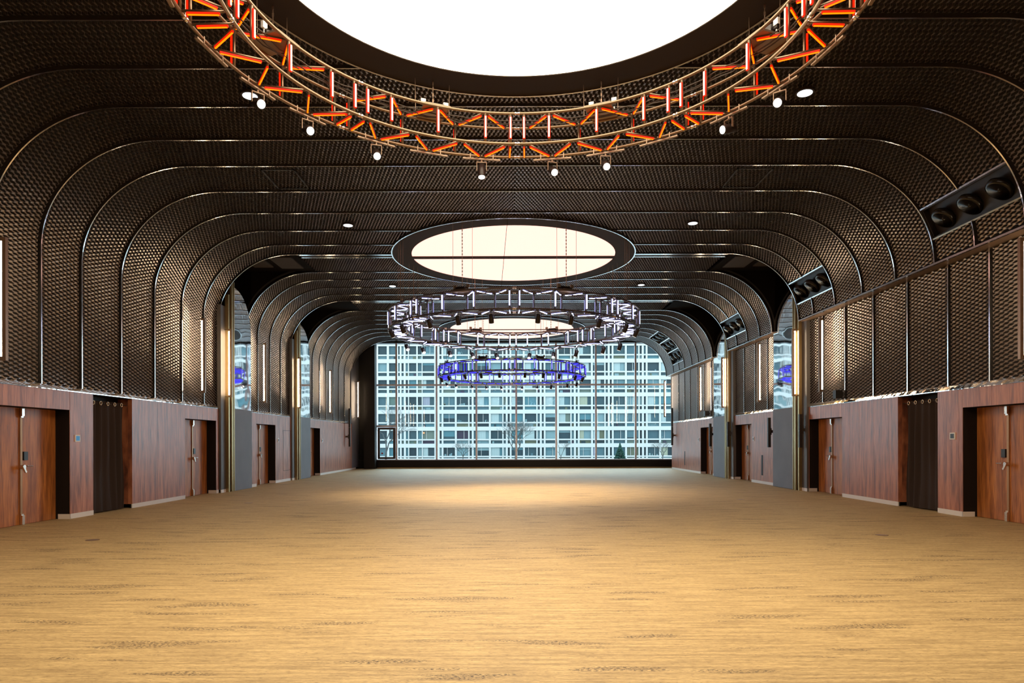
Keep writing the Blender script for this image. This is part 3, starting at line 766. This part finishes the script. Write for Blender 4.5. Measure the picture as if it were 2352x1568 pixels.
# hoists and cables that carry the rings
for ri, R in enumerate(RINGS):
    for k in range(8):
        deg = 22.5+45*k
        if ri == 0 and not (deg < 80 or deg > 280): continue
        c = rp(R, deg, 3.68, R['zt']); T = (rp(R, deg+1, 3.68, 0)-rp(R, deg-1, 3.68, 0)).normalized(); Nn = T.cross(Vector((0,0,1)))
        side = ('left' if math.sin(math.radians(deg)) < 0 else 'right'); fn = ('far' if math.cos(math.radians(deg)) > 0 else 'near')
        ex = 'outer' if abs(math.sin(math.radians(deg))) > .7 else 'inner'
        t = empty('chain_hoist', tuple(c), 'chain hoist on top of the %s ring, %s %s one on the %s side' % (R['name'], ex, fn, side), 'hoist', 'chain hoists carrying the light rings')
        m = MB(); m.obox(c+T*.05+Vector((0,0,.10)), [T, Nn, Vector((0,0,1))], (.13, .06, .055)); m.sphere(c-T*.12+Vector((0,0,.09)), .06, 10); m.cyl(c+T*.18+Vector((0,0,.10)), c+T*.26+Vector((0,0,.10)), .035, 10)
        m.build('motor', M['spot'], t)
        m = MB(); m.obox(c+Vector((0,0,.02)), [T, Nn, Vector((0,0,1))], (.22, .28, .014)); m.build('beam_clamp', M['yoke'], t)
        for q in (-.17, .22):
            m = MB(); m.obox(c+T*q+Vector((0,0,.17)), [T, Nn, Vector((0,0,1))], (.042, .02, .045)); m.cyl(c+T*q+Vector((0,0,.12)), c+T*q+Vector((0,0,.03)), .012, 6)
            m.build('junction_box', M['white' if ri == 0 else 'yoke'], t)
        m = MB(); L_ = ZC-.05-(c.z+.14); nl = int(L_/.045)
        for i in range(nl):
            z = c.z+.14+L_*(i+.5)/nl
            m.obox((c.x, c.y, z), [(1,0,0) if i % 2 else (0,1,0), (0,1,0) if i % 2 else (1,0,0), (0,0,1)], (.012, .004, .026))
        m.build('chain', M['bronze'], t)
        for q in (-.30, .28):
            MB().cyl(c+T*q+Vector((0,0,0)), c+T*q*1.02+Vector((0,0,ZC-.05-c.z)), .005, 5).build('steel_cable', M['bronze'], t)
tag(MB().cyl((-.17, 18.2, ZC-.05), (-.36, 18.25, 5.66), .006, 5).build('slack_cable', M['rod']), 'thin slack cable slanting down past the middle luminous disc to the white ring', 'cable')

# ------------------------------------------------------------ window end
cy = YWIN
wn = empty('window_1', (0, cy, .5), 'full-width curtain wall window with copper-brown mullions looking onto the apartment block', 'window', kind='structure')
CX = -.145
def wx(px): return (px-1170)*cy/1568+CX
ml = [911, 1003.3, 1094.6, 1185.9, 1277.4, 1368.6, 1459.8, 1551]
ZB = .52; ZTR = 5.18; ZH = 7.80
xs = [wx(866)]+[wx(p) for p in ml]+[10.6]
for x in xs[1:-1]: MB().box(x-.055, x+.055, cy-.08, cy+.06, ZB, ZH).build('mullion', M['mull'], wn)
m = MB(); m.box(xs[0], xs[-1], cy-.07, cy+.05, ZTR-.055, ZTR+.055); m.box(xs[0], xs[1], cy-.07, cy+.05, 2.56, 2.68); m.build('transom', M['mull'], wn)
m = MB(); m.box(xs[0]-.08, xs[0], cy-.07, cy+.05, ZB, ZH); m.box(xs[0], xs[-1], cy-.07, cy+.05, ZB-.02, ZB+.03); m.build('edge_frame', M['mull'], wn)
for x0, x1 in zip(xs[:-1], xs[1:]):
    for z0, z1 in ((ZB, ZTR), (ZTR, ZH)):
        if x0 == xs[0] and z0 == ZB: z0 = 2.6
        MB().box(x0+.05, x1-.05, cy-.012, cy+.0, z0+.05, z1-.03).build('pane', M['glass'], wn)
v = empty('window_2', ((xs[0]+xs[1])/2, cy, .55), 'small dark-framed opening window with a red dot at the lower left of the glazed wall', 'window', kind='structure')
m = MB(); a, b, c, d_ = xs[0]+.06, xs[1]-.07, ZB+.05, 2.54; fw = .13
m.box(a, b, cy-.10, cy-.02, c, c+fw).box(a, b, cy-.10, cy-.02, d_-fw, d_).box(a, a+fw, cy-.10, cy-.02, c+fw, d_-fw).box(b-fw, b, cy-.10, cy-.02, c+fw, d_-fw)
m.build('sash', M['mulld'], v)
MB().box(a+fw, b-fw, cy-.06, cy-.05, c+fw, d_-fw).build('pane', M['glass'], v)
m = MB(); m.cyl((a+.27, cy-.066, c+.36), (a+.27, cy-.062, c+.36), .055, 16); m.build('sticker', M['red'], v)
m = MB(); m.box(-10.4, 10.6, cy-.28, cy+.25, .07, ZB-.02); m.box(-10.4, 10.6, cy-.2, cy+.25, -.1, .07)
m.box(-10.4, 10.6, cy-.1, cy+.5, ZH, 8.6); m.box(-10.4, xs[0]-.08, cy-.05, cy+.2, 0, 8.6)
tag(m.build('wall_far', M['black']), 'black base, head and side framing around the big window', 'wall', kind='structure')
tag(MB().box(-9.0, 10.3, cy-.31, cy-.28, 0, .06).build('baseboard_far', M['gold']), 'bronze strip along the floor under the big window', 'baseboard', kind='structure')
m = MB(); m.box(-9.0, -8.36, 41.55, 42.3, 0, 8.5).box(-8.36, -8.34, 41.55, 41.6, 0, 8.5)
tag(m.build('blackout_casing', M['black']), 'tall black casing standing left of the big window', 'casing')
m = MB(); m.box(-9.5, -9.6, 40.42, 42.4, .1, 8.5)
o = tag(m.build('gray_end_panel', M['grey']), 'slate grey wall section between the left wood wall and the black casing', 'wall panel')
tag(MB().box(-9.48, -9.5, 40.42, 41.5, 0, .1).build('baseboard_end', M['alu']), 'short baseboard under the slate grey wall section', 'baseboard', kind='structure')
m = MB(); m.box(9.6, 9.7, 40.42, 42.3, 0, 2.0)

# ------------------------------------------------------------ outside: apartment block, trees, snow
YB = 120.0; PXM = YB/1568
tag(MB().box(-90, 90, 45, 160, -1.5, -1.2).build('ground', M['snow']), 'snow-covered ground in front of the apartment block', 'ground', kind='structure')
bd = empty('apartment_building', (0, YB, -1.2), 'long pale apartment block with a white grid facade beyond the window', 'building')
pal = [(.03, .07, .085), (.05, .10, .12), (.09, .16, .18), (.14, .24, .27), (.22, .34, .37), (.34, .48, .50), (.50, .62, .62), (.60, .70, .68), (.36, .30, .17), (.30, .36, .28), (.10, .05, .10), (.20, .42, .46), (.42, .40, .30)]
wts = [20, 18, 14, 10, 8, 8, 8, 6, 1.5, 1.5, .6, 8, 2]
WM = [pbr('flat_window_%d' % i, [c[0]*.14, c[1]*.175, c[2]*.19], .45, 0, .2) for i, c in enumerate(pal)]
def curtmat(nm, c, d):
    m_, nt, b_ = newmat(nm); tc = nt.nodes.new('ShaderNodeTexCoord'); wv = nt.nodes.new('ShaderNodeTexWave'); wv.inputs['Scale'].default_value = 2.2; wv.inputs['Distortion'].default_value = 2
    r = nt.nodes.new('ShaderNodeValToRGB'); r.color_ramp.elements[0].color = (*d, 1); r.color_ramp.elements[1].color = (*c, 1)
    nt.links.new(tc.outputs['Object'], wv.inputs['Vector']); nt.links.new(wv.outputs['Fac'], r.inputs['Fac']); nt.links.new(r.outputs['Color'], b_.inputs['Base Color']); return m_
CM = [curtmat('pale_curtain', (.16, .185, .18), (.10, .125, .125)), curtmat('lilac_curtain', (.12, .11, .135), (.06, .06, .085)), curtmat('yellow_curtain', (.155, .15, .10), (.09, .09, .06))]
LIT = emit('warm_room_lamp', (1, .45, .2), 1.5)
gx0 = (1010.2-1170)*PXM+CX; MODX = 5.97
cols = []   # (x0, x1)
for mdl in range(0, 9):
    for a, b in ((0, .366), (.66, 2.68), (3.0, 5.02), (5.24, 5.64)): cols.append((gx0+mdl*MODX+a, gx0+mdl*MODX+b))
sc = 1/5.227*PXM
for rep in range(3):
    for a, b in ((50, 155), (180, 262), (290, 310), (330, 357), (380, 408), (420, 508), (525, 572), (582, 722)):
        x0 = (860-1170)*PXM+CX+a*sc-rep*11.2; cols.append((x0, x0+(b-a)*sc))
cols = sorted(cols); xmin, xmax = cols[0][0]-.4, cols[-1][1]+.4
rows = [-.76+2.965*k for k in range(-0, 10)]
wallm = MB()
for z in rows:
    wallm.box(xmin, xmax, YB-.35, YB+.3, z-1.505, z-.81)      # spandrel band
    wallm.box(xmin, xmax, YB-.30, YB+.1, z-.25, z)            # sill bar
e = xmin
for a, b in cols+[(xmax, xmax)]:
    if a-e > .02: wallm.box(e, a, YB-.33, YB+.1, -1.2, rows[-1]+1.46)
    e = b
wallm.box(xmin, xmax, YB+.3, YB+9, -1.2, rows[-1]+1.9)
wallm.box(xmin, xmax, YB-.4, YB+.3, rows[-1]+1.46, rows[-1]+2.2)
wallm.build('facade_grid', M['facade'], bd)
cells = []
for z in rows:
    for a, b in cols: cells.append((b-a, a, b, z, z+1.46)); 
big = sorted([c for c in cells if c[0] > .8 and c[3] < 19.5 and -26 < c[1] < 30], key=lambda c: -c[0])
indiv = set(id(c) for c in big[:100])
rest = MB(); nm = len(WM)
def fill(m_, a, b, z0, z1, idx, base=0.0):
    m_.mat(idx).box(a-.02, b+.02, YB-.02+base, YB+.05+base, z0-.02, z1+.02)
for c in cells:
    w_, a, b, z0, z1 = c; i = random.choices(range(nm), wts)[0]
    if id(c) in indiv:
        m_ = MB(); mats = [WM[i]]; kind = random.random()
        if kind < .30: mats.append(CM[random.choices([0, 1, 2], [6, 1, 1])[0]]); k = random.uniform(.25, .9); m_.mat(1).box(a, a+(b-a)*k, YB-.10, YB-.03, z0, z1)
        elif kind < .55: mats.append(WM[random.choice([5, 6, 7, 11, 4])]); k = random.uniform(.25, 1); m_.mat(1).box(a, b, YB-.10, YB-.03, z1-(z1-z0)*k, z1)
        elif kind < .8:
            mats.append(WM[random.choice([4, 6, 7, 12, 3])])
            for q in range(random.randint(1, 4)):
                x = random.uniform(a, b-.4); m_.mat(1).box(x, x+random.uniform(.1, .4), YB-.10, YB-.03, z0, z0+random.uniform(.1, .5))
        if kind > .35 and random.random() < .6: mats.append(M['facade']); x = a+(b-a)*random.choice([.33, .5, .62]); m_.mat(len(mats)-1).box(x-.03, x+.03, YB-.15, YB-.02, z0, z1)
        m_.cm = 0; fill(m_, a, b, z0, z1, 0); m_.build('window', mats, bd)
    else: fill(rest, a, b, z0, z1, i)
o = rest.build('small_windows', WM, bd); o['kind'] = 'stuff'
pan = MB()
for z in rows:
    for a, b in cols:
        fill(pan, a, b, z-.81, z-.25, random.choices(range(nm), [12, 10, 8, 8, 8, 8, 8, 5, 6, 5, 1.5, 11, 7])[0], 0)
        if random.random() < .35: x = random.uniform(a, b-.1); pan.mat(random.choice([6, 7, 8, 10, 0])).box(x, min(b, x+random.uniform(.2, .8)), YB-.15, YB-.03, z-.78, z-.4)
o = pan.build('balcony_panels', WM, bd); o['kind'] = 'stuff'
xl, zl = (974-1170)*PXM+CX, 1.6+(1016-994)*PXM
MB().sphere((xl, YB-.3, zl), .16, 10).build('room_lamp', LIT, bd)

def bare_tree(x, y, h, seed, lab, depth=7):
    rnd = random.Random(seed); m = MB()
    def grow(p, d, l, r, n):
        q = p+d*l; mid = p+d*l*.5+Vector((rnd.uniform(-.04, .04), rnd.uniform(-.04, .04), 0))*l
        m.tube([p, mid, q], r, 5 if n > 3 else 4, False, [r, r*.85, r*.7])
        if n == 0: return
        for k in range(2 if rnd.random() < .45 else 3):
            nd = (d+Vector((rnd.uniform(-.95, .95), rnd.uniform(-.6, .6), rnd.uniform(-.15, .35)))).normalized()
            grow(q, nd, l*rnd.uniform(.74, .92), r*.60, n-1)
    grow(Vector((x, y, -1.25)), Vector((0.03, 0, 1)), h*.17, h*.018, depth)
    o = m.build('bare_tree', M['bark']); tag(o, lab, 'tree', 'leafless trees outside'); o.location = (0, 0, 0)
def gx(px, y): return (px-1170)*y/1568+CX
bare_tree(gx(886, 88), 88, 9.6, 3, 'leafless tree at the far left outside the window, behind the small opening window')
bare_tree(gx(1184, 95), 95, 8.6, 11, 'leafless tree outside at the centre of the window')
bare_tree(gx(1063, 100), 100, 4.6, 5, 'low leafless shrub-like tree outside, left of centre', 6)
bare_tree(gx(1288, 102), 102, 4.2, 8, 'low leafless tree outside, right of centre', 6)
bare_tree(gx(1522, 98), 98, 4.4, 21, 'low leafless tree outside at the right edge of the window', 6)
fx = gx(1424, 105); m = MB(); rnd = random.Random(4)
for k in range(420):
    t = rnd.random(); r = (1-t)*1.0+.08; a = rnd.random()*2*PI
    p = Vector((fx+math.cos(a)*r*.25, 105+math.sin(a)*r*.25, -1.1+2.5*t)); q = Vector((fx+math.cos(a)*r, 105+math.sin(a)*r, -1.25+2.5*t+rnd.uniform(-.1, .12)))
    m.tube([p, q], .1, 4, False, [.10, .03])
ft = empty('fir_tree', (fx, 105, -1.2), 'small dark green conifer outside towards the right of the window', 'tree')
m.build('foliage', M['fir'], ft); MB().cyl((fx, 105, -1.2), (fx, 105, 1.2), .09, 8, .03).build('trunk', M['bark'], ft)
